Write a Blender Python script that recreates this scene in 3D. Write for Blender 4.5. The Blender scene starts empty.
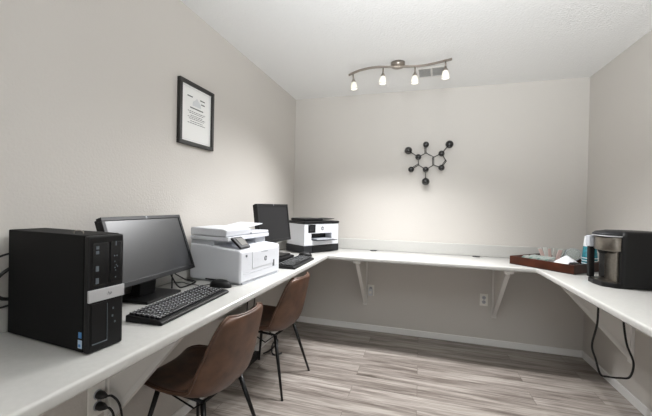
import bpy, bmesh, math, random
from mathutils import Vector, Matrix
random.seed(7)
SC = bpy.context.scene
COL = SC.collection
PI = math.pi
# ------------------------------------------------------------------ room dimensions (metres)
XL, XR, D, H = -1.348, 1.384, 3.349, 2.44
YF = -1.60                      # wall behind the photographer
ZT, ZB = 0.834, 0.796           # worktop upper and lower face
CL, CB, CR = -0.806, 2.817, 0.857

# ------------------------------------------------------------------ materials
def lin(c):
    return tuple(((v/255)/12.92 if v/255 <= .04045 else ((v/255+.055)/1.055)**2.4) for v in c) + (1,)

def mat(name, rgb, rough=.5, metal=0, var=0, vscale=8, bump=0, bscale=200, spec=None, coat=0, bdist=.01, detail=4):
    m = bpy.data.materials.new(name); m.use_nodes = True
    nt = m.node_tree; b = nt.nodes['Principled BSDF']
    b.inputs['Base Color'].default_value = lin(rgb)
    b.inputs['Roughness'].default_value = rough
    b.inputs['Metallic'].default_value = metal
    if spec is not None: b.inputs['Specular IOR Level'].default_value = spec
    if coat: b.inputs['Coat Weight'].default_value = coat; b.inputs['Coat Roughness'].default_value = .15
    tc = nt.nodes.new('ShaderNodeTexCoord')
    if var:
        n = nt.nodes.new('ShaderNodeTexNoise'); n.inputs['Scale'].default_value = vscale; n.inputs['Detail'].default_value = 6
        nt.links.new(tc.outputs['Object'], n.inputs['Vector'])
        r = nt.nodes.new('ShaderNodeValToRGB')
        lo = tuple(max(0, v*(1-var)) for v in rgb); hi = tuple(min(255, v*(1+var)) for v in rgb)
        r.color_ramp.elements[0].color = lin(lo); r.color_ramp.elements[0].position = .3
        r.color_ramp.elements[1].color = lin(hi); r.color_ramp.elements[1].position = .7
        nt.links.new(n.outputs['Fac'], r.inputs['Fac']); nt.links.new(r.outputs['Color'], b.inputs['Base Color'])
    if bump:
        n2 = nt.nodes.new('ShaderNodeTexNoise'); n2.inputs['Scale'].default_value = bscale; n2.inputs['Detail'].default_value = detail
        nt.links.new(tc.outputs['Object'], n2.inputs['Vector'])
        bp = nt.nodes.new('ShaderNodeBump'); bp.inputs['Strength'].default_value = bump; bp.inputs['Distance'].default_value = bdist
        nt.links.new(n2.outputs['Fac'], bp.inputs['Height']); nt.links.new(bp.outputs['Normal'], b.inputs['Normal'])
    return m

def emit(name, rgb, strength):
    m = bpy.data.materials.new(name); m.use_nodes = True
    b = m.node_tree.nodes['Principled BSDF']
    b.inputs['Base Color'].default_value = lin(rgb)
    b.inputs['Emission Color'].default_value = lin(rgb); b.inputs['Emission Strength'].default_value = strength
    return m

def floor_material():
    m = bpy.data.materials.new('floor_planks'); m.use_nodes = True
    nt = m.node_tree; N = nt.nodes; L = nt.links; b = N['Principled BSDF']
    tc = N.new('ShaderNodeTexCoord')
    br = N.new('ShaderNodeTexBrick')
    br.offset = .37; br.inputs['Scale'].default_value = 1
    br.inputs['Brick Width'].default_value = 1.2; br.inputs['Row Height'].default_value = .152
    br.inputs['Mortar Size'].default_value = .0016; br.inputs['Mortar Smooth'].default_value = .3
    br.inputs['Bias'].default_value = 0
    br.inputs['Color1'].default_value = (0, 0, 0, 1); br.inputs['Color2'].default_value = (1, 1, 1, 1)
    br.inputs['Mortar'].default_value = (.5, .5, .5, 1)
    L.new(tc.outputs['Object'], br.inputs['Vector'])
    # each plank gets its own slice of the grain
    sep = N.new('ShaderNodeSeparateXYZ'); L.new(tc.outputs['Object'], sep.inputs[0])
    dv = N.new('ShaderNodeMath'); dv.operation = 'DIVIDE'; dv.inputs[1].default_value = .152; L.new(sep.outputs['Y'], dv.inputs[0])
    fl = N.new('ShaderNodeMath'); fl.operation = 'FLOOR'; L.new(dv.outputs[0], fl.inputs[0])
    ml = N.new('ShaderNodeMath'); ml.operation = 'MULTIPLY'; ml.inputs[1].default_value = 7.31; L.new(fl.outputs[0], ml.inputs[0])
    ml2 = N.new('ShaderNodeMath'); ml2.operation = 'MULTIPLY_ADD'; ml2.inputs[1].default_value = 3.7; L.new(br.outputs['Color'], ml2.inputs[0]); L.new(ml.outputs[0], ml2.inputs[2])
    cmb = N.new('ShaderNodeCombineXYZ'); L.new(sep.outputs['X'], cmb.inputs[0]); L.new(sep.outputs['Y'], cmb.inputs[1]); L.new(ml2.outputs[0], cmb.inputs[2])
    def noise(sx, sy, scale, detail, dist=0):
        mp = N.new('ShaderNodeMapping'); mp.inputs['Scale'].default_value = (sx, sy, 1); L.new(cmb.outputs[0], mp.inputs['Vector'])
        n = N.new('ShaderNodeTexNoise'); n.inputs['Scale'].default_value = scale; n.inputs['Detail'].default_value = detail
        n.inputs['Distortion'].default_value = dist; L.new(mp.outputs[0], n.inputs['Vector']); return n
    n1 = noise(.8, 9, 1.5, 7, .5); n2 = noise(2, 40, 2.4, 6, .6)
    mx = N.new('ShaderNodeMix'); mx.data_type = 'FLOAT'; mx.inputs[0].default_value = .42
    L.new(n1.outputs['Fac'], mx.inputs[2]); L.new(n2.outputs['Fac'], mx.inputs[3])
    rp = N.new('ShaderNodeValToRGB'); e = rp.color_ramp.elements
    e[0].position = .33; e[0].color = lin((84, 75, 69)); e[1].position = .60; e[1].color = lin((182, 175, 167))
    k = rp.color_ramp.elements.new(.43); k.color = lin((128, 119, 112))
    k = rp.color_ramp.elements.new(.53); k.color = lin((160, 152, 145))
    L.new(mx.outputs[0], rp.inputs['Fac'])
    # per plank tint
    tint = N.new('ShaderNodeMix'); tint.data_type = 'RGBA'; tint.blend_type = 'MULTIPLY'; tint.inputs[0].default_value = 1
    tr = N.new('ShaderNodeValToRGB'); tr.color_ramp.elements[0].color = (.80, .79, .78, 1); tr.color_ramp.elements[1].color = (1, 1, 1, 1)
    L.new(br.outputs['Color'], tr.inputs['Fac']); L.new(rp.outputs['Color'], tint.inputs[6]); L.new(tr.outputs['Color'], tint.inputs[7])
    gap = N.new('ShaderNodeMix'); gap.data_type = 'RGBA'; gap.inputs[7].default_value = lin((104, 95, 88))
    L.new(br.outputs['Fac'], gap.inputs[0]); L.new(tint.outputs[2], gap.inputs[6])
    L.new(gap.outputs[2], b.inputs['Base Color'])
    b.inputs['Roughness'].default_value = .42
    bp = N.new('ShaderNodeBump'); bp.inputs['Strength'].default_value = .12; bp.inputs['Distance'].default_value = .003
    L.new(mx.outputs[0], bp.inputs['Height']); L.new(bp.outputs['Normal'], b.inputs['Normal'])
    return m

def glass_mat(name, rgb, rough, alpha=1.0, trans=1.0):
    m = bpy.data.materials.new(name); m.use_nodes = True
    b = m.node_tree.nodes['Principled BSDF']
    b.inputs['Base Color'].default_value = lin(rgb); b.inputs['Roughness'].default_value = rough
    b.inputs['Transmission Weight'].default_value = trans; b.inputs['IOR'].default_value = 1.3; b.inputs['Alpha'].default_value = alpha
    return m

def frosted(name, strength):
    m = bpy.data.materials.new(name); m.use_nodes = True
    nt = m.node_tree; N = nt.nodes; out = N['Material Output']; b = N['Principled BSDF']
    b.inputs['Base Color'].default_value = (.9, .9, .88, 1); b.inputs['Roughness'].default_value = .35
    b.inputs['Emission Color'].default_value = (1, .97, .92, 1); b.inputs['Emission Strength'].default_value = strength
    t = N.new('ShaderNodeBsdfTranslucent'); t.inputs['Color'].default_value = (.95, .94, .9, 1)
    mx = N.new('ShaderNodeMixShader'); mx.inputs[0].default_value = .5
    nt.links.new(b.outputs[0], mx.inputs[1]); nt.links.new(t.outputs[0], mx.inputs[2]); nt.links.new(mx.outputs[0], out.inputs['Surface'])
    return m

M = {}
M['wall'] = mat('greige_paint', (201, 196.5, 190.5), .55, bump=.22, bscale=95, bdist=.006, detail=3)
M['ceil'] = mat('ceiling_texture', (238, 238, 237), .7, bump=.4, bscale=80, bdist=.01, detail=4)
M['trim'] = mat('white_trim', (236, 235, 233), .4)
M['floor'] = floor_material()
M['counter'] = mat('laminate', (190, 189, 185), .22, var=.010, vscale=60)
M['bracket'] = mat('bracket_paint', (232, 229, 224), .5)
M['bracket_edge'] = mat('bracket_edge_white', (228, 226, 222), .45)
M['black'] = mat('black_plastic', (11, 11, 12), .45, spec=.32, var=.1, vscale=40)
M['case'] = mat('black_steel_case', (6, 6, 7), .6, spec=.2, bump=.1, bscale=500, bdist=.001)
M['gloss'] = mat('gloss_black', (14, 15, 17), .18)
M['darkgrey'] = mat('dark_grey_plastic', (30, 31, 34), .5, spec=.35)
M['bezel'] = mat('bezel_black', (17, 18, 20), .4, spec=.35)
M['screen'] = mat('screen_off', (32, 33, 36), .3, spec=.75)
M['screenmatt'] = mat('screen_off_matt', (26, 26, 28), .5, spec=.3)
M['silver'] = mat('silver_band', (190, 190, 192), .35, metal=.3)
M['mark'] = mat('grey_print', (84, 92, 98), .5)
M['whiteplastic'] = mat('white_plastic', (214, 216, 221), .38)
M['greyplastic'] = mat('light_grey_plastic', (178, 181, 187), .42)
M['white'] = mat('white_paper', (238, 238, 236), .6)
M['ink'] = mat('ink', (90, 92, 96), .7)
M['paleprint'] = mat('pale_print', (214, 216, 218), .7)
M['blue'] = mat('blue_label', (70, 130, 190), .4)
M['paleblue'] = mat('pale_blue_label', (190, 210, 230), .4)
M['legend'] = mat('key_legend', (205, 208, 210), .5)
M['key'] = mat('key_black', (18, 18, 20), .45, spec=.35)
M['frame'] = mat('frame_black', (34, 33, 31), .4, var=.12, vscale=30)
M['leather'] = mat('brown_leather', (86, 61, 47), .42, var=.2, vscale=14, bump=.25, bscale=260, bdist=.002)
M['leatherdark'] = mat('brown_leather_inner', (74, 48, 38), .5, var=.14, vscale=14, bump=.25, bscale=260, bdist=.002)
M['blackmetal'] = mat('black_metal', (18, 18, 19), .35, metal=.3)
M['nickel'] = mat('brushed_nickel', (160, 152, 144), .3, metal=1, var=.05, vscale=90)
M['steel'] = mat('dark_brushed_steel', (138, 132, 124), .3, metal=1, var=.06, vscale=60)
M['glass'] = frosted('frosted_glass', .0)
M['bulb'] = emit('lamp_glow', (255, 250, 238), 1.4)
M['sculpt'] = mat('black_gloss_enamel', (20, 20, 21), .2, coat=.5)
M['wood'] = mat('mahogany', (60, 29, 16), .45, spec=.25, var=.25, vscale=9)
M['wooddark'] = mat('mahogany_dark', (48, 24, 18), .4, var=.2, vscale=9)
M['teal'] = mat('teal_paper', (18, 104, 116), .5, var=.25, vscale=45)
M['packet'] = mat('packet_paper', (222, 226, 222), .55)
M['packetgreen'] = mat('packet_green', (168, 196, 188), .55)
M['pink'] = mat('packet_pink', (226, 200, 194), .55)
M['napkin'] = mat('napkin', (242, 243, 245), .75)
M['cable'] = mat('cable_rubber', (16, 16, 17), .5)
M['clear'] = glass_mat('clear_plastic', (225, 232, 230), .12, 1, .9)
M['vent'] = mat('vent_white', (216, 214, 210), .5)
M['ventdark'] = mat('vent_dark', (70, 68, 66), .7)
M['outlet'] = mat('outlet_white', (236, 234, 228), .35)
M['brass'] = mat('brass', (150, 110, 60), .4, metal=.6)
M['lcd'] = mat('lcd_grey', (84, 82, 76), .3)
M['cupwhite'] = mat('white_cup_card', (232, 234, 236), .5)

# ------------------------------------------------------------------ mesh builder
class MB:
    def __init__(self): self.bm = bmesh.new(); self.mats = []; self.cur = 0
    def use(self, m):
        if m not in self.mats: self.mats.append(m)
        self.cur = self.mats.index(m); return self
    def _mark(self, faces, smooth=False):
        for f in faces: f.material_index = self.cur; f.smooth = smooth
    def box(self, c, s, bev=0, rot=None, seg=2, smooth=False):
        r = bmesh.ops.create_cube(self.bm, size=1)
        vs = r['verts']
        mtx = Matrix.Translation(c) @ ((rot or Matrix.Identity(3)).to_4x4()) @ Matrix.Diagonal((*s, 1))
        bmesh.ops.transform(self.bm, matrix=mtx, verts=vs)
        fs = set(f for v in vs for f in v.link_faces); self._mark(fs)
        if bev:
            es = list(set(e for v in vs for e in v.link_edges))
            q = bmesh.ops.bevel(self.bm, geom=es, offset=bev, segments=seg, affect='EDGES', profile=.5)
            self._mark(q['faces'], False)
        return self
    def lo(self, x0, y0, z0, x1, y1, z1, bev=0, seg=2):
        return self.box(((x0+x1)/2, (y0+y1)/2, (z0+z1)/2), (abs(x1-x0), abs(y1-y0), abs(z1-z0)), bev, None, seg)
    def prism(self, poly, ext, bev=0, seg=2, smooth=False):
        vs = [self.bm.verts.new(p) for p in poly]
        f = self.bm.faces.new(vs); self._mark([f])
        q = bmesh.ops.extrude_face_region(self.bm, geom=[f])
        nv = [g for g in q['geom'] if isinstance(g, bmesh.types.BMVert)]
        bmesh.ops.translate(self.bm, vec=Vector(ext), verts=nv)
        allf = set(fc for v in vs+nv for fc in v.link_faces); self._mark(allf, smooth)
        bmesh.ops.recalc_face_normals(self.bm, faces=list(allf))
        if bev:
            es = list(set(e for fc in allf for e in fc.edges))
            q = bmesh.ops.bevel(self.bm, geom=es, offset=bev, segments=seg, affect='EDGES', profile=.5); self._mark(q['faces'], smooth)
        return self
    def ring(self, pts): return [self.bm.verts.new(p) for p in pts]
    def skin(self, rings, closed=True, caps=True, smooth=True):
        fs = []
        for a, b in zip(rings, rings[1:]):
            n = len(a)
            for i in range(n if closed else n-1):
                j = (i+1) % n
                try: fs.append(self.bm.faces.new((a[i], a[j], b[j], b[i])))
                except ValueError: pass
        self._mark(fs, smooth)
        if caps and closed:
            c = []
            for r in (rings[0], rings[-1]):
                try: c.append(self.bm.faces.new(r))
                except ValueError: pass
            self._mark(c, False); fs += c
        bmesh.ops.recalc_face_normals(self.bm, faces=fs)
        return self
    def cyl(self, p0, p1, r0, r1=None, n=16, smooth=True):
        return self.tube([p0, p1], [r0, r0 if r1 is None else r1], n)
    def tube(self, pts, r, n=10, caps=True):
        pts = [Vector(p) for p in pts]
        rs = r if isinstance(r, (list, tuple)) else [r]*len(pts)
        rings = []; prev = None
        for i, p in enumerate(pts):
            t = (pts[min(i+1, len(pts)-1)]-pts[max(i-1, 0)]).normalized()
            if prev is None:
                a = Vector((0, 0, 1)) if abs(t.z) < .9 else Vector((1, 0, 0))
                x = t.cross(a).normalized()
            else:
                x = (prev-t*prev.dot(t)).normalized()
            prev = x; y = t.cross(x)
            rings.append(self.ring([p+(x*math.cos(2*PI*k/n)+y*math.sin(2*PI*k/n))*rs[i] for k in range(n)]))
        return self.skin(rings, True, caps)
    def lathe(self, prof, c=(0, 0, 0), n=24, caps=True, axis='Z', rot=None):
        c = Vector(c); rings = []
        for r, z in prof:
            pts = []
            for k in range(n):
                a = 2*PI*k/n; v = Vector((r*math.cos(a), r*math.sin(a), z))
                if axis == 'X': v = Vector((v.z, v.x, v.y))
                if axis == 'Y': v = Vector((v.x, v.z, v.y))
                if rot: v = rot @ v
                pts.append(c+v)
            rings.append(self.ring(pts))
        return self.skin(rings, True, caps)
    def sphere(self, c, r, n=20):
        q = bmesh.ops.create_uvsphere(self.bm, u_segments=n, v_segments=n//2, radius=r, matrix=Matrix.Translation(c))
        self._mark(set(f for v in q['verts'] for f in v.link_faces), True); return self
    def torus(self, c, R_, r, axis='Z', n=28, k=8, rot=None):
        rings = []
        for i in range(n+1):
            a = 2*PI*i/n; pts = []
            for j in range(k):
                b = 2*PI*j/k; v = Vector(((R_+r*math.cos(b))*math.cos(a), (R_+r*math.cos(b))*math.sin(a), r*math.sin(b)))
                if axis == 'X': v = Vector((v.z, v.x, v.y))
                if axis == 'Y': v = Vector((v.x, v.z, v.y))
                if rot: v = rot @ v
                pts.append(Vector(c)+v)
            rings.append(self.ring(pts))
        return self.skin(rings, True, False)
    def build(self, name, m=None, parent=None, loc=None, subsurf=0):
        bmesh.ops.remove_doubles(self.bm, verts=self.bm.verts, dist=1e-6)
        me = bpy.data.meshes.new(name); self.bm.to_mesh(me); self.bm.free()
        for k in (self.mats or [m]): me.materials.append(k)
        o = bpy.data.objects.new(name, me); COL.objects.link(o)
        if parent: o.parent = parent
        if loc: o.location = loc
        if subsurf:
            s = o.modifiers.new('smooth', 'SUBSURF'); s.levels = subsurf; s.render_levels = subsurf
        return o

def spline(pts, k=8):
    P = [Vector(p) for p in pts]; P = [2*P[0]-P[1]]+P+[2*P[-1]-P[-2]]; out = []
    for i in range(1, len(P)-2):
        a, b, c, d = P[i-1:i+3]
        for j in range(k):
            t = j/k
            out.append(.5*((2*b)+(c-a)*t+(2*a-5*b+4*c-d)*t*t+(3*b-a-3*c+d)*t**3))
    out.append(P[-2]); return out

def thing(name, label, cat, loc=(0, 0, 0), rz=0, group=None):
    o = bpy.data.objects.new(name, None); COL.objects.link(o)
    o.empty_display_size = .05; o.location = loc; o.rotation_euler = (0, 0, rz)
    return tag(o, label, cat, group)
def tag(o, label, cat, group=None):
    o['label'] = label; o['category'] = cat
    if group: o['group'] = group
    return o
def struct(o): o['kind'] = 'structure'; return o
def part_label(o, t): o['label'] = t; return o

def emblem(name, parent, m_disc, m_text, loc, rot, size, ring=False):
    """round badge carrying the two slanted letters the machines wear"""
    cu = bpy.data.curves.new('letters', 'FONT'); cu.body = 'hp'; cu.size = size*1.05; cu.shear = .25
    cu.align_x = 'CENTER'; cu.align_y = 'CENTER'; cu.extrude = size*.015
    t = bpy.data.objects.new('letters', cu); COL.objects.link(t)
    bpy.context.view_layer.update()
    dg = bpy.context.evaluated_depsgraph_get()
    me = bpy.data.meshes.new_from_object(t.evaluated_get(dg)); bpy.data.objects.remove(t)
    mb = MB(); mb.use(m_disc)
    mb.lathe([(size*.62, -size*.02), (size*.62, size*.02), (size*.60, size*.03)], n=24)
    mb.use(m_text)
    n0 = len(mb.bm.verts)
    bm2 = bmesh.new(); bm2.from_mesh(me)
    mp = {}
    for v in bm2.verts: mp[v.index] = mb.bm.verts.new(v.co+Vector((0, size*.02, size*.04)))
    fs = []
    for f in bm2.faces:
        try: fs.append(mb.bm.faces.new([mp[v.index] for v in f.verts]))
        except ValueError: pass
    mb._mark(fs); bm2.free(); bpy.data.meshes.remove(me)
    o = mb.build(name, None, parent); o.location = loc; o.rotation_euler = rot
    return o
FACE_X = (PI/2, 0, PI/2)        # text plane turned to face +x
FACE_MY = (PI/2, 0, 0)          # facing -y

# ------------------------------------------------------------------ setting
T = .12
struct(MB().lo(XL-T, YF-T, -.1, XR+T, D+T, 0).build('floor', M['floor']))
struct(MB().lo(XL-T, YF-T, H, XR+T, D+T, H+.1).build('ceiling', M['ceil']))
struct(MB().lo(XL-T, YF-T, 0, XL, D+T, H).build('wall_left', M['wall']))
struct(MB().lo(XR, YF-T, 0, XR+T, D+T, H).build('wall_right', M['wall']))
struct(MB().lo(XL, D, 0, XR, D+T, H).build('wall_back', M['wall']))
struct(MB().lo(XL, YF-T, 0, XR, YF, H).build('wall_front', M['wall']))
BH = .062
def base(name, x0, y0, x1, y1):
    mb = MB(); mb.lo(x0, y0, 0, x1, y1, BH, .004); return struct(mb.build(name, M['trim']))
base('baseboard_back', XL, D-.012, XR, D)
base('baseboard_left', XL, YF, XL+.012, D-.012)
base('baseboard_right', XR-.012, YF, XR, D-.012)

# ------------------------------------------------------------------ worktop
wt = thing('worktop', 'continuous off-white laminate worktop running along three walls with a rounded front edge', 'worktop', (0, 0, ZB))
e = .001
poly = [(XL+e, -.3, 0), (CL, -.3, 0), (CL, CB, 0), (CR, CB, 0), (CR, .9, 0), (XR-e, .9, 0), (XR-e, D-e, 0), (XL+e, D-e, 0)]
mb = MB(); mb.prism(poly, (0, 0, ZT-ZB), .010, 4)
o = mb.build('countertop', M['counter'], wt)
for f in o.data.polygons: f.use_smooth = True
try:
    o.data.set_sharp_from_angle(angle=math.radians(40))
except Exception: pass
def upstand(name, x0, y0, x1, y1): return struct(MB().lo(x0, y0, ZT, x1, y1, ZT+.108, .004).build(name, M['counter']))
upstand('trim_1', XL, D-.018, XR, D); upstand('trim_2', XL, -.3, XL+.018, D-.018); upstand('trim_3', XR-.018, .9, XR, D-.018)

# cable grommets let into the back run
def grommet(x, y, label):
    t = thing('cable_grommet', label, 'grommet', (x, y, ZT), 0, 'cable grommets in the back worktop')
    MB().torus((0, 0, .001), .0355, .0025).build('rim', M['counter'], t)
    MB().lathe([(.0330, .0004), (.0330, .0075), (.0300, .0095)], n=24).build('opening', M['cable'], t)
grommet(-.447, 3.258, 'dark round cable hole in back worktop, nearer the black and white printer')
grommet(.497, 3.256, 'dark round cable hole in back worktop, nearer the wooden tray')

# ------------------------------------------------------------------ brackets
def bracket(loc, rz, label, depth=.46):
    """local: wall at x=0, reaching out to +x, hung under the worktop"""
    t = thing('shelf_bracket', label, 'bracket', loc, rz, 'gusset brackets under the worktop')
    hz = .53; w = .02
    MB().prism([(.0, -.006, -.05), (depth-.03, -.006, -.02), (.02, -.006, -hz+.02), (.0, -.006, -hz+.02)], (0, .012, 0)).build('gusset_panel', M['bracket'], t)
    MB().lo(0, -w, -hz, .02, w, 0, .002).build('wall_rail', M['bracket_edge'], t)
    MB().lo(.02, -.034, -.022, depth, .034, 0, .002).build('top_rail', M['bracket_edge'], t)
    a = Vector((.012, 0, -hz+.03)); b = Vector((depth-.045, 0, -.03)); d = (b-a)
    ang = math.atan2(d.z, d.x)
    MB().box((a+b)/2, (d.length, .032, .026), .002, Matrix.Rotation(-ang, 3, 'Y')).build('brace', M['bracket_edge'], t)
    return t
bracket((-.535, D, ZB), -PI/2, 'triangular white bracket under back worktop, close beside the left outlet', .512)
bracket((.672, D, ZB), -PI/2, 'triangular white bracket under back worktop, just right of the right outlet', .512)
bracket((XR, 2.668, ZB), PI, 'wide pale triangular bracket under right worktop behind hanging black cord', .47)
bracket((XL, 1.14, ZB), 0, 'pale triangular bracket under left worktop beside the outlet with two black plugs', .47)

# ------------------------------------------------------------------ outlets
def outlet(loc, rz, label, big=1):
    """local: plate on the wall facing +x"""
    t = thing('wall_outlet', label, 'outlet', loc, rz, 'duplex wall outlets')
    MB().lo(0, -.035*big, -.057*big, .006, .035*big, .057*big, .003).build('cover_plate', M['outlet'], t)
    for z in (-.02*big, .02*big):
        s = MB().lathe([(.0165*big, .006), (.0165*big, .0085)], (0, 0, z), n=20, axis='X').build('socket', M['greyplastic'], t)
        mb = MB()
        for y in (-.006, .006): mb.lo(.0084, y-.001, z-.001, .0092, y+.001, z+.007)
        mb.lathe([(.002, .0084), (.002, .0092)], (0, 0, z-.007), n=10, axis='X')
        mb.build('slot', M['ventdark'], s)
    MB().lathe([(.003, .006), (.003, .0075)], n=10, axis='X').build('screw', M['nickel'], t)
    return t
outlet((-.478, D, .418), -PI/2, 'white wall outlet beside left back bracket, holding a small plug-in')
outlet((.585, D, .425), -PI/2, 'empty white wall outlet left of the right back bracket')
outlet((XL, 1.085, .41), 0, 'white wall outlet under left worktop holding two black plugs', 1.25)
ad = thing('plug_adapter', 'small white plug-in sitting in the left back wall outlet', 'adapter', (-.478, D-.0085, .405), -PI/2)
MB().lo(.0, -.021, -.036, .03, .021, .030, .006).build('housing', M['whiteplastic'], ad)
MB().lo(.03, -.012, -.014, .0315, .012, .012).build('cap', M['outlet'], ad)

def plugcord(y, z, pts, label):
    t = thing('electric_cable', label, 'cord', (XL+.0107, y, z), 0, 'black power cords in the left outlet')
    mb = MB(); mb.lathe([(.0165, 0), (.017, .004), (.017, .020), (.012, .034), (.007, .046)], n=14, axis='X'); mb.build('plug', M['cable'], t)
    MB().tube(spline(pts), .0048, 8).build('cable', M['cable'], t)
plugcord(1.085, .435, [(.04, 0, 0), (.065, .015, -.006), (.09, .03, -.06), (.10, .035, -.2), (.09, .02, -.42)], 'upper of two black power cords plugged in under left worktop')
plugcord(1.085, .385, [(.04, 0, 0), (.06, .006, -.006), (.075, .012, -.05), (.075, .015, -.2), (.06, .0, -.372)], 'lower of two black power cords plugged in under left worktop')

# ------------------------------------------------------------------ desktop tower on the left worktop
pc = thing('desktop_computer', 'black slim desktop tower with a silver band at the near end of left worktop', 'computer', (-.914, .706, ZT), math.radians(-5))
W_, Dp, Hh = .107, .402, .347
MB().lo(-Dp, 0, .004, -.022, W_, Hh, .003).build('case', M['case'], pc)
MB().lo(-.022, 0, .002, 0, W_, Hh-.002, .006, 3).build('front_bezel', M['black'], pc)
for x in (-Dp+.03, -.05):
    for y in (.015, W_-.015): MB().lo(x-.012, y-.008, 0, x+.012, y+.008, .005).build('foot', M['cable'], pc)
zb = .151                        # silver band
mb = MB(); mb.lo(-.004, -.001, zb, .004, W_+.001, zb+.036, .002); band = mb.build('silver_band', M['silver'], pc)
emblem('emblem', band, M['silver'], M['ink'], (.0045, W_*.55, zb+.018), FACE_X, .013)
dpn = MB().lo(-.001, .010, zb+.048, .003, .056, Hh-.022, .002).build('drive_panel', M['gloss'], pc)
ppn = MB().lo(-.001, .062, zb+.048, .003, .097, Hh-.022, .002).build('port_panel', M['gloss'], pc)
for z, h in ((.310, .010), (.296, .010), (.248, .016), (.212, .017)): MB().lo(.003, .018, z-h/2, .0036, .027, z+h/2).build('drive_label', M['mark'], dpn)
for y, z, h in ((.0785, .318, .014), (.074, .280, .004), (.082, .280, .004), (.075, .262, .004), (.08, .251, .004), (.076, .243, .004), (.084, .246, .004), (.078, .235, .004), (.078, .214, .004)):
    MB().lo(.003, y-.0015, z-h/2, .0036, y+.0015, z+h/2).build('port_symbol', M['mark'], ppn)
mb = MB(); mb.lo(-.001, .008, .020, .002, .056, zb-.006, .002); lp = mb.build('front_flap', M['black'], pc)
mb = MB(); mb.lo(.002, .010, .026, .0045, .054, .0285); mb.lo(.002, .0535, .0285, .0036, .0545, zb-.012); mb.build('flap_trim', M['mark'], lp)
for y, z in ((.074, .118), (.072, .095), (.080, .075)): MB().lo(-.001, y-.002, z-.003, .0016, y+.002, z+.003).build('front_symbol', M['mark'], pc)
part_label(MB().lo(-.040, -.0012, .046, -.027, 0, .063).build('sticker', M['blue'], pc), 'small blue sticker on the side panel')
mb = MB().use(M['paleblue']); mb.lo(-.042, -.0012, .016, -.025, 0, .040); mb.use(M['blue']); mb.lo(-.039, -.0018, .020, -.030, -.0012, .028)
part_label(mb.build('sticker', None, pc), 'pale blue sticker below the blue one')
mb = MB(); mb.tube(spline([(-.10, .02, Hh), (-.10, .022, Hh+.008), (-.092, .03, Hh+.010), (-.085, .036, Hh+.006), (-.083, .037, Hh)]), .0014, 6)
mb.build('lock_loop', M['nickel'], pc)
# cords behind the tower
bpy.context.view_layer.update()
def rear_cord(pts, r):
    inv = pc.matrix_world.inverted()
    return MB().tube([inv @ Vector(p) for p in spline(pts)], r, 8).build('power_cord' if r > .005 else 'signal_cord', M['cable'], pc)
rear_cord([(-1.312, .77, 1.10), (-1.325, .745, 1.098), (-1.3265, .70, 1.085), (-1.3265, .60, 1.06), (-1.326, .45, 1.02)], .0035)
rear_cord([(-1.314, .765, .93), (-1.322, .745, .925), (-1.3255, .70, .925), (-1.3255, .60, .945), (-1.326, .45, .97)], .0035)
rear_cord([(-1.313, .77, 1.06), (-1.318, .74, 1.045), (-1.322, .715, 1.02), (-1.323, .705, .985), (-1.318, .725, .955), (-1.313, .76, .945)], .006)

# ------------------------------------------------------------------ monitors
def monitor(name, label, loc, rz, w, h, cz, cx, tilt, base_d, base_w, style):
    """local: base centre at the origin, screen facing +x"""
    t = thing(name, label, 'monitor', loc, rz, 'computer monitors on the left worktop')
    rot = Matrix.Rotation(-tilt, 3, 'Y'); c = Vector((cx, 0, cz))
    def place(o): o.location = c; o.rotation_euler = rot.to_euler(); return o
    bz = .016
    mb = MB()
    for y0, y1, z0, z1 in ((-w/2, w/2, h/2-bz, h/2), (-w/2, w/2, -h/2, -h/2+bz*1.25), (-w/2, -w/2+bz, -h/2+bz*1.25, h/2-bz), (w/2-bz, w/2, -h/2+bz*1.25, h/2-bz)):
        mb.lo(-.022, y0, z0, .004, y1, z1, .0015)
    bezel = place(mb.build('bezel', M['bezel'], t))
    emblem('emblem', bezel, M['greyplastic'], M['bezel'], (.0042, 0, h/2-bz*.5), FACE_X, .009)
    place(MB().lo(-.018, -w/2+bz-.001, -h/2+bz*1.25-.001, .0, w/2-bz+.001, h/2-bz+.001).build('screen', M['screen'] if style == 1 else M['screenmatt'], t))
    mb = MB(); mb.prism([(-.022, -w/2+.004, -h/2+.004), (-.022, w/2-.004, -h/2+.004), (-.022, w/2-.004, h/2-.004), (-.022, -w/2+.004, h/2-.004)], (-.016, 0, 0), .004)
    mb.lo(-.052, -w*.28, -h*.36, -.036, w*.28, h*.3, .006)
    place(mb.build('back_shell', M['black'], t))
    back = c+rot @ Vector((-.045, 0, -h*.12))
    if style == 1:
        MB().lo(-base_d/2, -base_w/2, 0, base_d/2, base_w/2, .013, .004).build('base', M['black'], t)
        MB().prism([(-.055, -.055, .012), (.0, -.055, .012), (back.x+.012, -.045, back.z), (back.x-.012, -.045, back.z)], (0, .10, 0), .004).build('neck', M['black'], t)
    else:
        mb = MB(); mb.lo(-base_d/2, -base_w/2, 0, base_d/2, base_w/2, .045, .006); mb.lo(-base_d/2, -base_w/2+.01, .045, base_d/2-.03, base_w/2-.01, .056, .004)
        mb.build('base', M['black'], t)
        MB().prism([(-.06, -.04, .05), (-.01, -.04, .05), (back.x+.012, -.035, back.z), (back.x-.012, -.035, back.z)], (0, .075, 0), .004).build('neck', M['black'], t)
    if style == 1:
        mb = MB(); mb.lo(-.016, w/2, -h/2+.02, -.002, w/2+.006, -h/2+.05, .002); mb.lo(-.016, w/2, -h/2+.066, -.004, w/2+.005, -h/2+.085, .002)
        place(mb.build('side_button', M['bezel'], t))
    return t
monitor('computer_monitor', 'wide black computer monitor tilted back beside the desktop tower', (-1.230, 1.240, ZT), .06, .48, .30, 1.074-ZT, .028, .35, .19, .225, 1)
monitor('computer_monitor', 'smaller black computer monitor between the two printers', (-1.075, 2.345, ZT), -.13, .44, .30, 1.1357-ZT, -.03, .133, .17, .24, 2)

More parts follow.
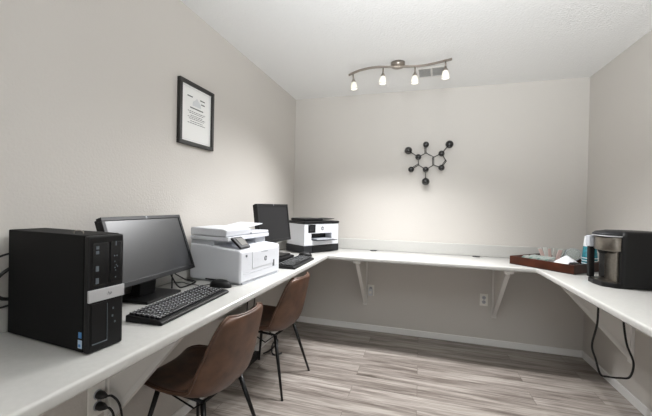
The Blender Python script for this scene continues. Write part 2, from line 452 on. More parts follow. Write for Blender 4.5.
# cords behind the near monitor
def mcord(pts, r, label):
    return tag(MB().tube(spline(pts), r, 8).build('monitor_cord', M['cable']), label, 'cord', 'cords on the worktop behind the near monitor')
mcord([(-1.225, 1.36, .96), (-1.225, 1.385, .90), (-1.20, 1.40, .85), (-1.19, 1.43, .8385), (-1.21, 1.55, .8385), (-1.29, 1.58, .8385)], .004, 'thick black cord coming down beside the near monitor foot')
mcord([(-1.215, 1.375, .842), (-1.26, 1.43, .905), (-1.275, 1.48, .885), (-1.25, 1.525, .85), (-1.23, 1.555, .8375)], .0035, 'black cord arching behind the near monitor towards the white printer')
tag(MB().tube(spline([(-1.075, 1.508, .846), (-1.13, 1.495, .8365), (-1.19, 1.50, .8365), (-1.225, 1.50, .8365), (-1.27, 1.52, .8365), (-1.315, 1.50, .8365)]), .0022, 8).build('mouse_cord', M['cable']), 'thin black cord running from the near mouse to the wall', 'cord')

# ------------------------------------------------------------------ keyboards and mice
def keyboard(label, loc, rz, wdt=.472, dep=.158):
    """local: centre at origin, user on +x side, keys run along y"""
    t = thing('keyboard', label, 'keyboard', loc, rz, 'black keyboards on the left worktop')
    hw, hd = wdt/2, dep/2
    MB().prism([(-hd, -hw, .0), (hd, -hw, .0), (hd, -hw, .012), (hd-.016, -hw, .017), (-hd, -hw, .026)], (0, wdt, 0), .004).build('body', M['black'], t)
    def zat(x): return .0175+(.026-.0175)*((hd-.016)-x)/(2*hd-.016)
    mb = MB(); rows = 6; x0 = -hd+.014; pitch = (dep-.044)/5.2
    for r in range(rows):
        x = x0+r*pitch+(.004 if r else 0)
        y = -hw+.012; k = 0
        while y < hw-.03:
            w = .0168
            if r == 5 and 4 <= k < 5: w = .100
            elif (r, k) in ((2, 0), (3, 0), (4, 0)): w = .027+.004*(r-2)
            gap = .010 if (abs(y-(hw-.165)) < .0095 or abs(y-(hw-.098)) < .0095) and k > 8 else .0025
            if y+w > hw-.010: break
            mb.use(M['key']); mb.box((x, y+w/2, zat(x)+.0035), (pitch*.8, w, .008), .002, seg=1)
            mb.use(M['legend']); mb.box((x-.002, y+w*.36 if w < .06 else y+w/2, zat(x)+.0077), (.005, .005 if w < .06 else .0, .0006) if w < .06 else (.0002, .0002, .0002))
            y += w+gap; k += 1
    mb.build('keys', None, t)
    return t
kb_c = (-.952, 1.214, ZT)
keyboard('black keyboard on the worktop in front of the wide near monitor', (-.980, 1.188, ZT), math.radians(3.4))
keyboard('black keyboard partly behind the white printer, below the smaller monitor', (-.900, 2.318, ZT), math.radians(1.5), .455, .138)
def mouse(label, loc, rz):
    t = thing('computer_mouse', label, 'mouse', loc, rz, 'black mice beside the keyboards')
    t.scale = (1.12, 1.15, 1.1)
    bm_ = MB(); rings = []
    n = 20
    for i in range(9):
        f = i/8; zz = .036*math.sin(f*PI/2); s = math.cos(f*PI/2)**.55 if f < 1 else .02
        rings.append(bm_.ring([(.054*s*math.cos(2*PI*k/n)-.006*f, .031*s*math.sin(2*PI*k/n)*(1-.12*math.cos(2*PI*k/n)), max(.001, zz)) for k in range(n)]))
    bm_.skin(rings); bm_.build('shell', M['black'], t)
    MB().lathe([(.008, -.003), (.009, 0), (.008, .003)], (-.026, 0, .027), n=14, axis='Y').build('scroll_wheel', M['darkgrey'], t)
    return t
mouse('black mouse lying at the end of the near keyboard beside white printer', (-1.02, 1.512, ZT), .15)
mouse('black mouse lying beyond the far keyboard, beside black and white printer', (-.955, 2.66, ZT), .3)

# ------------------------------------------------------------------ white laser printer
p1 = thing('printer', 'all-white multifunction laser printer with tilted touch panel', 'printer', (-.937, 1.567, ZT), math.radians(-6))
w, d = .417, .362
mb = MB(); mb.prism([(0, 0, .008), (0, 0, .185), (-.02, 0, .193), (-.17, 0, .205), (-.24, 0, .213), (-d, 0, .215), (-d, 0, .008)], (0, w, 0), .012, 3)
mb.build('body', M['whiteplastic'], p1)
mb = MB(); mb.lo(-d+.015, .012, 0, -.012, w-.012, .010); mb.build('foot_plinth', M['greyplastic'], p1)
mb = MB(); mb.lo(-.02, .02, .0, .001, w-.02, .008)
mb.build('tray_handle', M['greyplastic'], p1)
mb = MB(); mb.lo(-.003, .11, .075, .0025, w-.05, .172, .002); fd = mb.build('front_door', M['whiteplastic'], p1)
emblem('emblem', fd, M['ink'], M['whiteplastic'], (.003, w*.59, .118), FACE_X, .024)
mb = MB(); mb.lo(.0025, .20, .160, .004, .27, .166, .001); mb.build('door_grip', M['greyplastic'], fd)
MB().lo(-.002, w-.085, .055, .003, w-.067, .098, .002).build('usb_cover', M['ink'], p1)
MB().lo(-.002, .048, .150, .002, .060, .162).build('corner_mark', M['mark'], p1)
mb = MB(); mb.lo(-.004, .03, .054, .0012, w-.03, .0555); mb.build('tray_gap', M['greyplastic'], p1)
# rear riser carrying the scanner
mb = MB(); mb.lo(-d+.006, .005, .200, -.19, w-.004, .236, .004); mb.lo(-.19, .30, .195, -.11, w-.006, .238, .004); mb.build('scanner_riser', M['greyplastic'], p1)
mb = MB(); mb.lo(-d+.003, .0, .236, -.085, w, .259, .004, 3); mb.build('scanner_bed', M['whiteplastic'], p1)
mb = MB(); mb.prism([(-d+.004, .0, .262), (-.100, .0, .262), (-.096, .0, .296), (-.125, .0, .303), (-d+.02, .0, .308), (-d+.004, .0, .304)], (0, w*.55, 0), .005, 3)
lid = mb.build('document_feeder', M['whiteplastic'], p1)
mb = MB(); mb.prism([(-d+.05, w*.55-.01, .298), (-.13, w*.55-.01, .296), (-.13, w-.01, .314), (-d+.05, w-.01, .318)], (0, 0, .006), .002); mb.build('feeder_tray', M['whiteplastic'], lid)
mb = MB(); mb.lo(-d+.004, w*.55, .262, -.088, w, .276, .004); mb.build('output_cover', M['whiteplastic'], p1)
# tilted control panel
rotp = Matrix.Rotation(math.radians(-52), 3, 'Y')
mb = MB(); mb.box((0, 0, 0), (.014, .092, .088), .004); cpo = mb.build('control_panel', M['bezel'], p1)
cpo.location = (-.052, .068, .226); cpo.rotation_euler = rotp.to_euler()
MB().box((.009, .005, .0), (.002, .058, .056)).build('touch_screen', M['lcd'], cpo)
MB().lo(-.24, -.0015, .012, -.15, 0, .020).build('side_grip', M['darkgrey'], p1)

# ------------------------------------------------------------------ black and white inkjet printer in the corner
p2 = thing('printer', 'black and white inkjet printer with dark lid standing in the corner', 'printer', (-1.02, 2.800, ZT), math.radians(-33))
w, d = .425, .285
mb = MB(); mb.lo(-d, -.010, .004, .006, w+.002, .070, .006); mb.build('paper_drawer', M['darkgrey'], p2)
MB().lo(-.05, .09, .020, .010, w-.09, .060, .004).build('drawer_front', M['bezel'], p2)
for x in (-d+.03, -.05):
    for y in (.04, w-.04): MB().lo(x-.015, y-.01, 0, x+.015, y+.01, .006).build('foot', M['cable'], p2)
ys, ye, zs, ze = .085, .335, .115, .182         # body around the output slot
mb = MB()
mb.lo(-d+.01, 0, .070, -.10, w, .272, .004)
mb.lo(-.101, 0, .070, 0, ys, .272, .004); mb.lo(-.101, ye, .070, 0, w, .272, .004)
mb.lo(-.101, ys-.002, ze, 0, ye+.002, .272, .002); mb.lo(-.101, ys-.002, .070, 0, ye+.002, zs, .002)
mb.build('body', M['whiteplastic'], p2)
MB().lo(-.099, ys, zs, -.092, ye, ze).build('output_slot', M['gloss'], p2)
MB().lo(-.085, .10, .118, .075, .345, .124, .001).build('output_tray', M['darkgrey'], p2)
MB().lo(-.08, .115, .1245, .05, .300, .133).build('paper_sheet', M['greyplastic'], p2)
dsp = MB().lo(-.004, .045, .190, .004, .130, .266, .003).build('display_panel', M['gloss'], p2)
MB().lo(.004, .060, .205, .0048, .114, .254).build('display_glass', M['darkgrey'], dsp)
emblem('emblem', p2, M['ink'], M['whiteplastic'], (.002, .215, .228), FACE_X, .030)
MB().lo(-d, -.004, .272, .006, w+.004, .297, .005).build('scanner_lid', M['bezel'], p2)
mb = MB(); mb.lo(-d+.02, .03, .297, -.04, w*.60, .322, .008); mb.prism([(-d+.03, w*.60, .302), (-.05, w*.60, .302), (-.05, w-.01, .314), (-d+.03, w-.01, .314)], (0, 0, .005), .002)
mb.build('document_feeder', M['bezel'], p2)

# ------------------------------------------------------------------ framed notice
fr = thing('picture_frame', 'thin black picture frame holding a printed white sheet on the left wall', 'picture frame', (XL, 1.70, 1.815))
fw, fh, b_ = .318, .378, .022
mb = MB()
for y0, y1, z0, z1 in ((-fw/2, fw/2, fh/2-b_, fh/2), (-fw/2, fw/2, -fh/2, -fh/2+b_), (-fw/2, -fw/2+b_, -fh/2+b_, fh/2-b_), (fw/2-b_, fw/2, -fh/2+b_, fh/2-b_)):
    mb.lo(0, y0, z0, .022, y1, z1, .002)
mb.build('frame', M['frame'], fr)
sh = MB().lo(.002, -fw/2+b_-.001, -fh/2+b_-.001, .010, fw/2-b_+.001, fh/2-b_+.001).build('printed_sheet', M['white'], fr)
mb = MB().use(M['paleprint'])
mb.prism([(.0102, -.04, .055), (.0102, .04, .055), (.0102, .035, .08), (.0102, .012, .095), (.0102, .0, .108), (.0102, -.012, .095), (.0102, -.035, .08)], (.0004, 0, 0))
y_in = fw/2-b_-.012
for a, b in ((-y_in, y_in),):
    for z in (-fh/2+b_+.012, fh/2-b_-.012): mb.lo(.0102, a, z-.001, .0105, b, z+.001)
    for y in (a, b): mb.lo(.0102, y-.001, -fh/2+b_+.012, .0105, y+.001, fh/2-b_-.012)
mb.use(M['ink'])
for (a, b, z) in ((-.085, -.04, .105), (.03, .075, .105), (.04, .075, .082), (-.06, .06, .040)): mb.lo(.0102, a, z-.0035, .0106, b, z+.0035)
mb.build('crest_and_heading', None, sh)
mb = MB()
rr = random.Random(3)
for i, z in enumerate((.018, .008, -.006, -.016, -.026, -.040, -.052)):
    hw = .08-.012*(i % 3); y = -hw
    while y < hw:
        l = rr.uniform(.008, .02); mb.lo(.0102, y, z-.0018, .0105, min(y+l, hw), z+.0018); y += l+.004
mb.build('text_lines', M['ink'], sh)

# ------------------------------------------------------------------ molecule wall sculpture
ms = thing('wall_sculpture', 'black metal molecule sculpture of balls and rods on the back wall', 'wall art', (.05, D, 1.72))
ox, oz = .05, 1.72
big = [(.248, 1.888), (-.131, 1.839), (.038, 1.533)]
small = [(.034, 1.893), (-.036, 1.773), (-.101, 1.652), (.036, 1.65), (.178, 1.802), (.181, 1.666)]
jt = [(.036, 1.811), (.108, 1.769), (.11, 1.693), (-.032, 1.695), (.222, 1.729)]
def mp(p, dy=0): return Vector((p[0]-ox, -.045+dy, p[1]-oz))
mb = MB()
N_ = small; bonds = [(small[0], jt[0]), (jt[0], small[1]), (small[1], jt[3]), (jt[3], small[3]), (small[3], jt[2]), (jt[2], jt[1]), (jt[1], jt[0]), (small[1], big[1]), (jt[3], small[2]),
         (small[3], big[2]), (jt[1], small[4]), (small[4], jt[4]), (jt[4], small[5]), (small[5], jt[2]), (small[4], big[0])]
for a, b in bonds: mb.cyl(mp(a), mp(b), .0042, n=8)
for a, b in ((small[0], jt[0]), (jt[3], small[2]), (jt[1], jt[2]), (jt[4], small[5])):
    va, vb = mp(a), mp(b); dd = (vb-va).normalized(); off = Vector((dd.z, 0, -dd.x))*.011
    mb.cyl(va+off, vb+off, .0035, n=8)
for j in jt: mb.sphere(mp(j), .0058, 10)
mb.build('rods', M['sculpt'], ms)
for q in big: MB().sphere(mp(q), .037, 24).build('ball', M['sculpt'], ms)
for q in small: MB().sphere(mp(q), .029, 24).build('ball', M['sculpt'], ms)
for q in (small[1], small[3], small[4]): MB().cyl(mp(q), (mp(q).x, -.0005, mp(q).z), .004, n=8).build('standoff', M['sculpt'], ms)

# ------------------------------------------------------------------ ceiling: vent and track light
vt = thing('ceiling_vent', 'white louvred air vent in the ceiling behind the track light', 'vent', (.062, 2.912, H), math.radians(-3))
vw, vd = .225, .20
mb = MB()
for a in ((-vw/2, -vd/2, vw/2, -vd/2+.014), (-vw/2, vd/2-.014, vw/2, vd/2), (-vw/2, -vd/2+.014, -vw/2+.012, vd/2-.014), (vw/2-.012, -vd/2+.014, vw/2, vd/2-.014), (-.009, -vd/2+.014, .009, vd/2-.014)):
    mb.lo(a[0], a[1], -.010, a[2], a[3], 0, .002)
mb.build('frame', M['vent'], vt)
MB().lo(-vw/2+.012, -vd/2+.014, -.0025, vw/2-.012, vd/2-.014, -.0005).build('duct_opening', M['ventdark'], vt)
for s in (-1, 1):
    mb = MB(); cx = s*(vw/4-.001)
    for k in range(8):
        y = -vd/2+.030+k*.0185
        mb.box((cx, y, -.007), (vw/2-.023, .014, .0018), 0, Matrix.Rotation(math.radians(38), 3, 'X'))
    mb.build('louvre', M['vent'], vt)

RZ = 2.402; KS = 1.039
tl = thing('track_light', 'brushed nickel wavy track light with four small glass spot heads on the ceiling', 'ceiling light', (-.203, 2.675, H))
def tw(x, y, z): return Vector((x*KS+.203, y*KS-2.675, z-H))
mb = MB(); mb.lathe([(.057, 0), (.057, -.022), (.052, -.032), (.036, -.037), (.0, -.038)], n=28)
mb.build('canopy', M['nickel'], tl)
MB().cyl((0, -.012, -.030), (0, -.018, -.046), .012, n=12).build('rail_clamp', M['nickel'], tl)
rail = spline([tw(-.592, 2.625, RZ), tw(-.487, 2.556, RZ), tw(-.364, 2.527, RZ), tw(-.192, 2.556, RZ), tw(-.03, 2.582, RZ), tw(.078, 2.560, RZ), tw(.193, 2.517, RZ)], 8)
mb = MB(); rings = []
for i, p in enumerate(rail):
    t_ = (rail[min(i+1, len(rail)-1)]-rail[max(i-1, 0)]).normalized(); nrm = Vector((-t_.y, t_.x, 0))
    rings.append(mb.ring([p+nrm*.005+Vector((0, 0, .008)), p-nrm*.005+Vector((0, 0, .008)), p-nrm*.005-Vector((0, 0, .008)), p+nrm*.005-Vector((0, 0, .008))]))
mb.skin(rings, True, True, False); mb.build('rail', M['nickel'], tl)
def rail_at(x):
    best = min(rail, key=lambda p: abs(p.x-(x*KS+.203))); return best
BULBS = []
for x, tilt in ((-.550, (-.10, .02)), (-.313, (.02, .0)), (-.075, (.0, .0)), (.148, (-.02, -.0))):
    p = rail_at(x)
    st = MB().cyl((0, 0, -.008), (0, 0, -.052), .0065, n=12).build('lamp_stem', M['nickel'], tl, p)
    st.rotation_euler = (tilt[1], tilt[0], 0)
    MB().lathe([(.008, -.045), (.010, -.056), (.020, -.074), (.020, -.078), (.0, -.078)], n=18).build('socket', M['nickel'], st)
    MB().lathe([(.019, -.076), (.024, -.092), (.028, -.118), (.030, -.138), (.027, -.138), (.022, -.10), (.017, -.079)], n=22, caps=False).build('glass_shade', M['glass'], st)
    MB().lathe([(.004, -.079), (.014, -.092), (.024, -.118), (.0255, -.132), (.012, -.136), (.0, -.137)], n=18).build('bulb', M['bulb'], st)
    q = Matrix.Rotation(tilt[0], 3, 'Y') @ Vector((0, 0, -.165)); BULBS.append(Vector((p.x-.203, p.y+2.675, p.z+H))+q)

# ------------------------------------------------------------------ chairs
def chair(label, loc, rz):
    """local: sitter faces -x, back on +x"""
    t = thing('side_chair', label, 'chair', loc, rz, 'brown bucket chairs tucked under the left worktop')
    prof = [(-.298, .398, .150), (-.288, .415, .180), (-.24, .426, .208), (-.13, .414, .226), (-.02, .398, .232), (.08, .394, .230), (.142, .416, .226), (.178, .476, .221),
            (.198, .56, .214), (.213, .64, .203), (.226, .71, .188), (.234, .748, .172), (.237, .768, .150), (.238, .777, .118)]
    n = 16
    def surf(off):
        rows = []
        for i, (x, z, hw) in enumerate(prof):
            a = prof[max(i-1, 0)]; c = prof[min(i+1, len(prof)-1)]
            tx, tz = c[0]-a[0], c[1]-a[1]; l = math.hypot(tx, tz); nx, nz = -tz/l, tx/l
            f = i/(len(prof)-1)
            curl = .020+.060*math.exp(-((f-.5)/.22)**2)+.012*f
            row = []
            for k in range(n+1):
                u = -1+2*k/n; cl = curl*abs(u)**2.6
                row.append(Vector((x+nx*(cl+off), u*hw*(1-.05*abs(u)**4), z+nz*(cl+off))))
            rows.append(row)
        return rows
    top, bot = surf(.012), surf(-.010)
    def shell(rows_a, rows_b, name, m, edge):
        mb = MB(); A = [mb.ring(r) for r in rows_a]
        mb.skin(A, False, False)
        return mb
    # one upholstered shell: outside skin, inside skin and a rolled edge between
    mb = MB(); mb.use(M['leather'])
    A = [mb.ring(r) for r in top]; B = [mb.ring(r) for r in bot]
    fs = []
    R_ = len(A)
    for i in range(R_-1):
        for k in range(n):
            f = mb.bm.faces.new((A[i][k], A[i][k+1], A[i+1][k+1], A[i+1][k])); fs.append(f)
            f = mb.bm.faces.new((B[i][k+1], B[i][k], B[i+1][k], B[i+1][k+1])); fs.append(f)
    loop = [(0, k) for k in range(n)]+[(i, n) for i in range(R_-1)]+[(R_-1, k) for k in range(n, 0, -1)]+[(i, 0) for i in range(R_-1, 0, -1)]
    for (i, k), (j, l) in zip(loop, loop[1:]+loop[:1]):
        fs.append(mb.bm.faces.new((A[j][l], A[i][k], B[i][k], B[j][l])))
    mb._mark(fs, True); bmesh.ops.recalc_face_normals(mb.bm, faces=fs)
    mb.build('bucket_seat', None, t, subsurf=1)
    # inside of the seat keeps the same leather
    # welt along the rim
    rim = [top[i][0].lerp(bot[i][0], .5) for i in range(R_)]+[top[-1][k].lerp(bot[-1][k], .5) for k in range(1, n+1)]+[top[i][n].lerp(bot[i][n], .5) for i in range(R_-2, -1, -1)]
    MB().tube(spline(rim, 2), .0065, 6).build('welt', M['leather'], t)
    # frame plate and four tapered legs
    mb = MB(); mb.tube([(-.16, -.12, .384), (.08, -.12, .378)], .008, 8); mb.tube([(-.16, .12, .384), (.08, .12, .378)], .008, 8); mb.tube([(-.16, -.12, .384), (-.16, .12, .384)], .008, 8); mb.tube([(.08, -.12, .378), (.08, .12, .378)], .008, 8)
    mb.build('under_frame', M['blackmetal'], t)
    for sx in (-1, 1):
        for sy in (-1, 1):
            a = Vector((-.18 if sx < 0 else .09, sy*.135, .385)); b = Vector((-.255 if sx < 0 else .195, sy*.212, 0))
            g = MB(); g.tube([a, a.lerp(b, .5), b], [.0125, .0105, .0075], 12); lg = g.build('leg', M['blackmetal'], t)
            MB().lathe([(.0085, 0), (.0085, .004)], b+Vector((0, 0, .0)), n=12).build('glide', M['cable'], lg)
    for sy in (-1, 1):
        MB().tube([(-.16, sy*.12, .382), (-.04, sy*.05, .28), (.08, sy*.12, .376)], .0042, 8).build('cross_wire', M['blackmetal'], t)
    return t
chair('brown leather bucket chair on black legs, nearer the camera, below the near keyboard', (-.998, 1.385, 0), math.radians(-5))
chair('brown leather bucket chair on black legs, the farther one, toward the back wall', (-1.02, 2.185, 0), math.radians(-5))

# ------------------------------------------------------------------ power strip and cords on the floor under the left worktop
ps = thing('power_strip', 'long black power strip on the floor behind the chairs by left wall', 'power strip', (-1.295, 2.27, 0), math.radians(90))
MB().lo(-.20, -.028, 0, .20, .028, .045, .008).build('housing', M['cable'], ps)
for k in range(5): MB().lo(-.16+k*.07, -.014, .045, -.13+k*.07, .014, .047).build('socket', M['darkgrey'], ps)
for k in (0, 1, 2): MB().lo(-.162+k*.07, -.022, .047, -.125+k*.07, .022, .082, .006).build('plug', M['cable'], ps)
tag(MB().tube(spline([(-1.26, 2.50, .012), (-1.22, 2.53, .03), (-1.18, 2.58, .07), (-1.19, 2.63, .09), (-1.22, 2.60, .06), (-1.20, 2.54, .02), (-1.16, 2.52, .009), (-1.12, 2.57, .009)]), .007, 8).build('floor_cord', M['cable']), 'black cord curled in a loop on the floor below far chair', 'cord')
def drop_cord(pts, label):
    return tag(MB().tube(spline(pts), .0048, 8).build('desk_cord', M['cable']), label, 'cord', 'cords dropping under the left worktop')
drop_cord([(-1.325, 2.49, ZB-.003), (-1.325, 2.48, .62), (-1.322, 2.42, .35), (-1.296, 2.33, .086)], 'right of the black cords hanging down the wall behind the far chair')
drop_cord([(-1.325, 2.36, ZB-.003), (-1.325, 2.35, .60), (-1.322, 2.31, .30), (-1.296, 2.26, .086)], 'left of the black cords hanging down the wall behind the far chair')

# ------------------------------------------------------------------ cords under the right worktop
cord = [(1.109, 2.5, ZB-.002), (1.109, 2.5, .70), (1.109, 2.5, .636), (1.105, 2.5, .546), (1.081, 2.5, .412), (1.104, 2.5, .320), (1.130, 2.5, .232), (1.17, 2.5, .222), (1.234, 2.5, .224), (1.285, 2.5, .240), (1.302, 2.5, .330), (1.266, 2.5, .440), (1.248, 2.5, .557), (1.24, 2.5, .68), (1.238, 2.5, ZB-.002)]
tag(MB().tube(spline(cord), .0062, 8).build('hanging_cord', M['cable']), 'black cord hanging in a loop below the right worktop', 'cord')

# ------------------------------------------------------------------ wooden tray and what is in it
A0 = Vector((.709, 2.991, ZT)); ang = math.radians(-47.4)
tr = thing('serving_tray', 'reddish-brown wooden tray of coffee supplies in the back right corner', 'tray', A0, ang)
tw_, td = .470, .40; hh = .066
MB().lo(0, 0, 0, tw_, td, .008).build('tray_floor', M['wooddark'], tr)
for nm, a in (('side', (0, 0, tw_, .013)), ('side', (0, td-.013, tw_, td)), ('end', (0, .013, .013, td-.013)), ('end', (tw_-.013, .013, tw_, td-.013))):
    MB().lo(a[0], a[1], 0, a[2], a[3], hh, .002).build('tray_'+nm, M['wood'], tr)
TM = Matrix.Translation(A0) @ Matrix.Rotation(ang, 4, 'Z')
def in_tray(x, y, z=0): return TM @ Vector((x, y, z))
# sugar packets stacked in three rows
def packet_obj(m_):
    t = bpy.data.objects.new('sugar_packet', None)
    return t
def packet(x, y, z, lean, m1, label, group, rz=0, name='sugar_packet', L=.092, Wd=.066):
    t = thing(name, label, 'packet', in_tray(x, y, z), ang+rz, group)
    rt = Matrix.Rotation(lean, 3, 'Y')
    mb = MB(); mb.use(m1); mb.box(rt @ Vector((0, 0, L*.5)), (.0035, Wd, L*.86), .0014, rt, seg=1)
    mb.use(M['packet'])
    for q in (.06, .94): mb.box(rt @ Vector((0, 0, L*q)), (.0012, Wd, L*.12), 0, rt)
    mb.build('pouch', None, t)
    return t
rowname = ['front', 'middle']
for r, yy in enumerate((.085, .175)):
    for k in range(11-2*r):
        packet(.022+k*.0195, yy+random.uniform(-.004, .004), .0095, math.radians(43), M['packet'] if (k+r) % 3 else M['packetgreen'],
               '%s sugar packet leaning in the %s row inside the wooden tray' % ('white' if (k+r) % 3 else 'pale green', rowname[r]), 'sugar packets in the %s tray row' % rowname[r], random.uniform(-.06, .06))
for k in range(6):
    packet(.100+k*.020, .325+.004*math.sin(k*2), .0085, math.radians(-26+k*10), M['pink'] if k % 2 == 0 else M['packet'],
           'upright %s sweetener packet in the fanned row at tray back' % ('pinkish' if k % 2 == 0 else 'white'), 'sweetener packets fanned at the tray back', random.uniform(-.2, .2), 'sweetener_packet', .128, .050)
# napkins
npk = thing('paper_napkin', 'crumpled white paper napkin heaped in the tray near the cups', 'napkin', in_tray(.322, .20, .0085), ang)
mb = MB(); rr = random.Random(5); rows = []
for i in range(10):
    row = []
    for j in range(10):
        u, v = i/9-.5, j/9-.5; r2 = (u*u+v*v)
        row.append((u*.17, v*.17, max(.0, .088*math.exp(-r2*5)+.020*rr.uniform(-1, 1)*(1-r2) if r2 < .36 else .004)))
    rows.append(mb.ring(row))
mb.skin(rows, False, False); no = mb.build('folded_sheet', M['napkin'], npk, subsurf=1)
so = no.modifiers.new('thick', 'SOLIDIFY'); so.thickness = .002; so.offset = 1
# black pods tray item
cl_ = thing('storage_box', 'small flat black box lying at front of the tray beside white napkin', 'box', in_tray(.433, .080, .0085), ang)
MB().lo(-.022, -.035, 0, .022, .035, .060, .004).build('body', M['black'], cl_)
MB().lo(-.018, -.03, .060, .018, .03, .066, .001).build('lid', M['darkgrey'], cl_)
# clear dome lid
dl = thing('plastic_lid', 'clear round plastic lid propped up in tray behind the napkin', 'lid', in_tray(.296, .335, .0285), ang+.45)
rt = Matrix.Rotation(math.radians(62), 3, 'X')
MB().torus((0, 0, .072), .050, .0035, 'Z', rot=rt).build('rim', M['greyplastic'], dl)
MB().lathe([(.049, 0), (.044, .018), (.031, .026), (.013, .028)], (0, 0, .072), n=24, caps=True, rot=rt).build('dome', M['clear'], dl)
# upside down cups
names = ['topmost', 'second from top', 'middle', 'second from bottom', 'lowest']
base_xy = in_tray(.408, .335)
for k in range(5):
    z0 = ZT+.0085+.020*(4-k)
    t = thing('paper_cup', '%s of the upside-down stack of teal and white paper cups in the tray' % names[k], 'cup', (base_xy.x, base_xy.y, z0), 0, 'stacked teal paper cups')
    MB().lathe([(.0475, .006), (.040, .090), (.038, .090), (.0455, .006)], n=32, caps=False).build('sleeve', M['teal'], t)
    MB().lathe([(.040, .0901), (.0335, .166), (.0315, .166), (.038, .0901)], n=32, caps=False).build('upper_band', M['cupwhite'], t)
    MB().torus((0, 0, .003), .0475, .0028, n=32).build('rolled_rim', M['cupwhite'], t)
    if k == 0: MB().lathe([(.0335, .162), (.0338, .1665), (.0318, .1665), (.0316, .162), (.0, .162)], n=28, caps=False).build('cup_base', M['cupwhite'], t)

# ------------------------------------------------------------------ single-serve coffee maker (faces -x)
cm = thing('coffee_maker', 'black single-serve coffee maker with brushed steel head on right worktop', 'coffee maker', (1.19, 2.395, ZT), math.radians(4))
# plan: front at x=-.16, rear at +.16, half width .118
def rounded_body(x0, x1, hw, r, k=10):
    pts = []
    for cx, cy, a0 in ((x1-r, hw-r, 0), (x0+.02, hw-.02, 90), (x0+.02, -hw+.02, 180), (x1-r, -hw+r, 270)):
        rr_ = r if cx > 0 and cx != x0+.02 else .02
        for i in range(k+1):
            a = math.radians(a0+90*i/k); pts.append((cx+rr_*math.cos(a), cy+rr_*math.sin(a)))
    return pts
pl = rounded_body(-.078, .155, .122, .08)
mb = MB()
rings = []
for z, s in ((.004, .985), (.012, 1), (.24, 1), (.298, .99), (.318, .96), (.330, .86)):
    rings.append(mb.ring([((x-.06)*s+.06, y*s, z) for x, y in pl]))
mb.skin(rings); body = mb.build('body', M['black'], cm)
# drip tray base with chamfered nose
nose = [(-.02, -.115), (-.110, -.112), (-.155, -.072), (-.165, 0), (-.155, .072), (-.110, .112), (-.02, .115)]
mb = MB(); mb.prism([(x, y, 0) for x, y in nose], (0, 0, .028), .004); mb.build('drip_tray', M['black'], cm)
mb = MB(); mb.prism([(x*.92-.003, y*.82, .028) for x, y in nose], (0, 0, .003)); mb.build('drip_plate', M['steel'], cm)
# cavity back plate of brushed steel
mb = MB(); mb.lo(-.090, -.085, .030, -.076, .030, .215, .002); mb.build('cavity_plate', M['steel'], cm)
# brew head
hp = []
for i in range(17):
    a = math.radians(90+180*i/16); hp.append((-.075+.072*math.cos(a), .102*math.sin(a)))
hp = [(-.02, .104)]+hp+[(-.02, -.104)]
mb = MB(); mb.prism([(x, y, .210) for x, y in hp], (0, 0, .082), .006, smooth=True); mb.build('brew_head', M['steel'], cm)
mb = MB(); mb.cyl((-.115, 0, .211), (-.115, 0, .190), .028, .020, 16); mb.build('spout', M['black'], cm)
# lid in two layers, swept forward into a thin lip
lidp = [(.03, .104)]+[(-.075+.088*math.cos(math.radians(90+180*i/16)), .106*math.sin(math.radians(90+180*i/16))) for i in range(17)]+[(.03, -.104)]
mb = MB(); mb.prism([(x, y, .296) for x, y in lidp], (0, 0, .008), .003); mb.build('lid_rim', M['silver'], cm)
mb = MB(); rings = []
for z, s in ((.304, 1.0), (.314, .97), (.324, .88), (.331, .6)):
    rings.append(mb.ring([((x+.0)*s+(1-s)*.0, y*s, z) for x, y in lidp]))
mb.skin(rings); mb.build('lid', M['darkgrey'], cm)
# lift handle on the far front corner, dark post with a pale upper grip
mb = MB(); mb.lo(-.150, .070, .028, -.120, .100, .222, .004); mb.build('front_post', M['black'], cm)
mb = MB(); mb.lo(-.157, .062, .222, -.116, .106, .292, .006); mb.build('post_grip', M['greyplastic'], cm)
MB().lo(-.1, -.1125, .055, -.099, -.112, .056).build('seam', M['black'], cm)

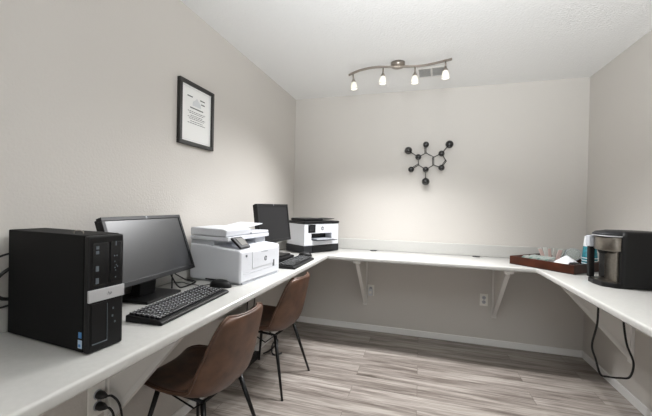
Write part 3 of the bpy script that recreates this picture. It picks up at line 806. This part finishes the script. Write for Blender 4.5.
# ------------------------------------------------------------------ light
def point(name, loc, watts, size, col=(1, .95, .88)):
    l = bpy.data.lights.new(name, 'POINT'); l.energy = watts; l.shadow_soft_size = size; l.color = col
    o = bpy.data.objects.new(name, l); o.location = loc; COL.objects.link(o); return o
def area(name, loc, rot, sx, sy, watts, col=(1, .97, .93)):
    l = bpy.data.lights.new(name, 'AREA'); l.shape = 'RECTANGLE'; l.size = sx; l.size_y = sy; l.energy = watts; l.color = col
    o = bpy.data.objects.new(name, l); o.location = loc; o.rotation_euler = rot; COL.objects.link(o); return o
def spot(name, loc, target, watts, size, angle, blend, col):
    l = bpy.data.lights.new(name, 'SPOT'); l.energy = watts; l.shadow_soft_size = size; l.color = col
    l.spot_size = math.radians(angle); l.spot_blend = blend
    o = bpy.data.objects.new(name, l); o.location = loc; COL.objects.link(o)
    o.rotation_euler = (Vector(target)-Vector(loc)).to_track_quat('-Z', 'Y').to_euler(); return o
for i, p in enumerate(BULBS):
    spot('spot_lamp', p, (p.x, p.y-.6, 0), 60, .02, 132, 1, (.985, .988, 1))
spot('ceiling_fill', (.15, .1, 1.75), (.2, .8, 2.44), 230, .4, 120, .9, (.93, .97, 1))  # unseen fill aimed upward to brighten the ceiling; no fixture stands here
area('rear_fill', (.1, YF+.02, .85), (PI/2, 0, 0), 2.2, 1.5, 10, (.95, .98, 1))  # added soft fill by the closed rear wall; there is no doorway
point('ceiling_lamp', (.15, 1.30, 2.36), 7, .08, (1, .98, .95))
wd = bpy.data.worlds.new('world'); SC.world = wd; wd.use_nodes = True
wd.node_tree.nodes['Background'].inputs[0].default_value = (.8, .82, .85, 1); wd.node_tree.nodes['Background'].inputs[1].default_value = .3

# ------------------------------------------------------------------ camera
cam = bpy.data.cameras.new('camera'); cam.sensor_fit = 'HORIZONTAL'; cam.sensor_width = 36; cam.lens = 325.01*36/652
cam.clip_start = .02
co = bpy.data.objects.new('camera', cam); COL.objects.link(co)
r_ = Vector((.9596472898774359, .28050921897452485, .019790328476170585)); u_ = Vector((-.021163797271014244, .0018677437770397475, .9997742771337212)); f_ = Vector((-.28040893836674335, .9598495140403445, -.007729015496849026))
co.matrix_world = Matrix(((r_.x, u_.x, -f_.x, 0), (r_.y, u_.y, -f_.y, 0), (r_.z, u_.z, -f_.z, 1.28161), (0, 0, 0, 1)))
SC.camera = co
SC.view_settings.view_transform = 'Standard'; SC.view_settings.look = 'None'; SC.view_settings.gamma = 1; SC.view_settings.use_curve_mapping = False
SC.view_settings.exposure = .17
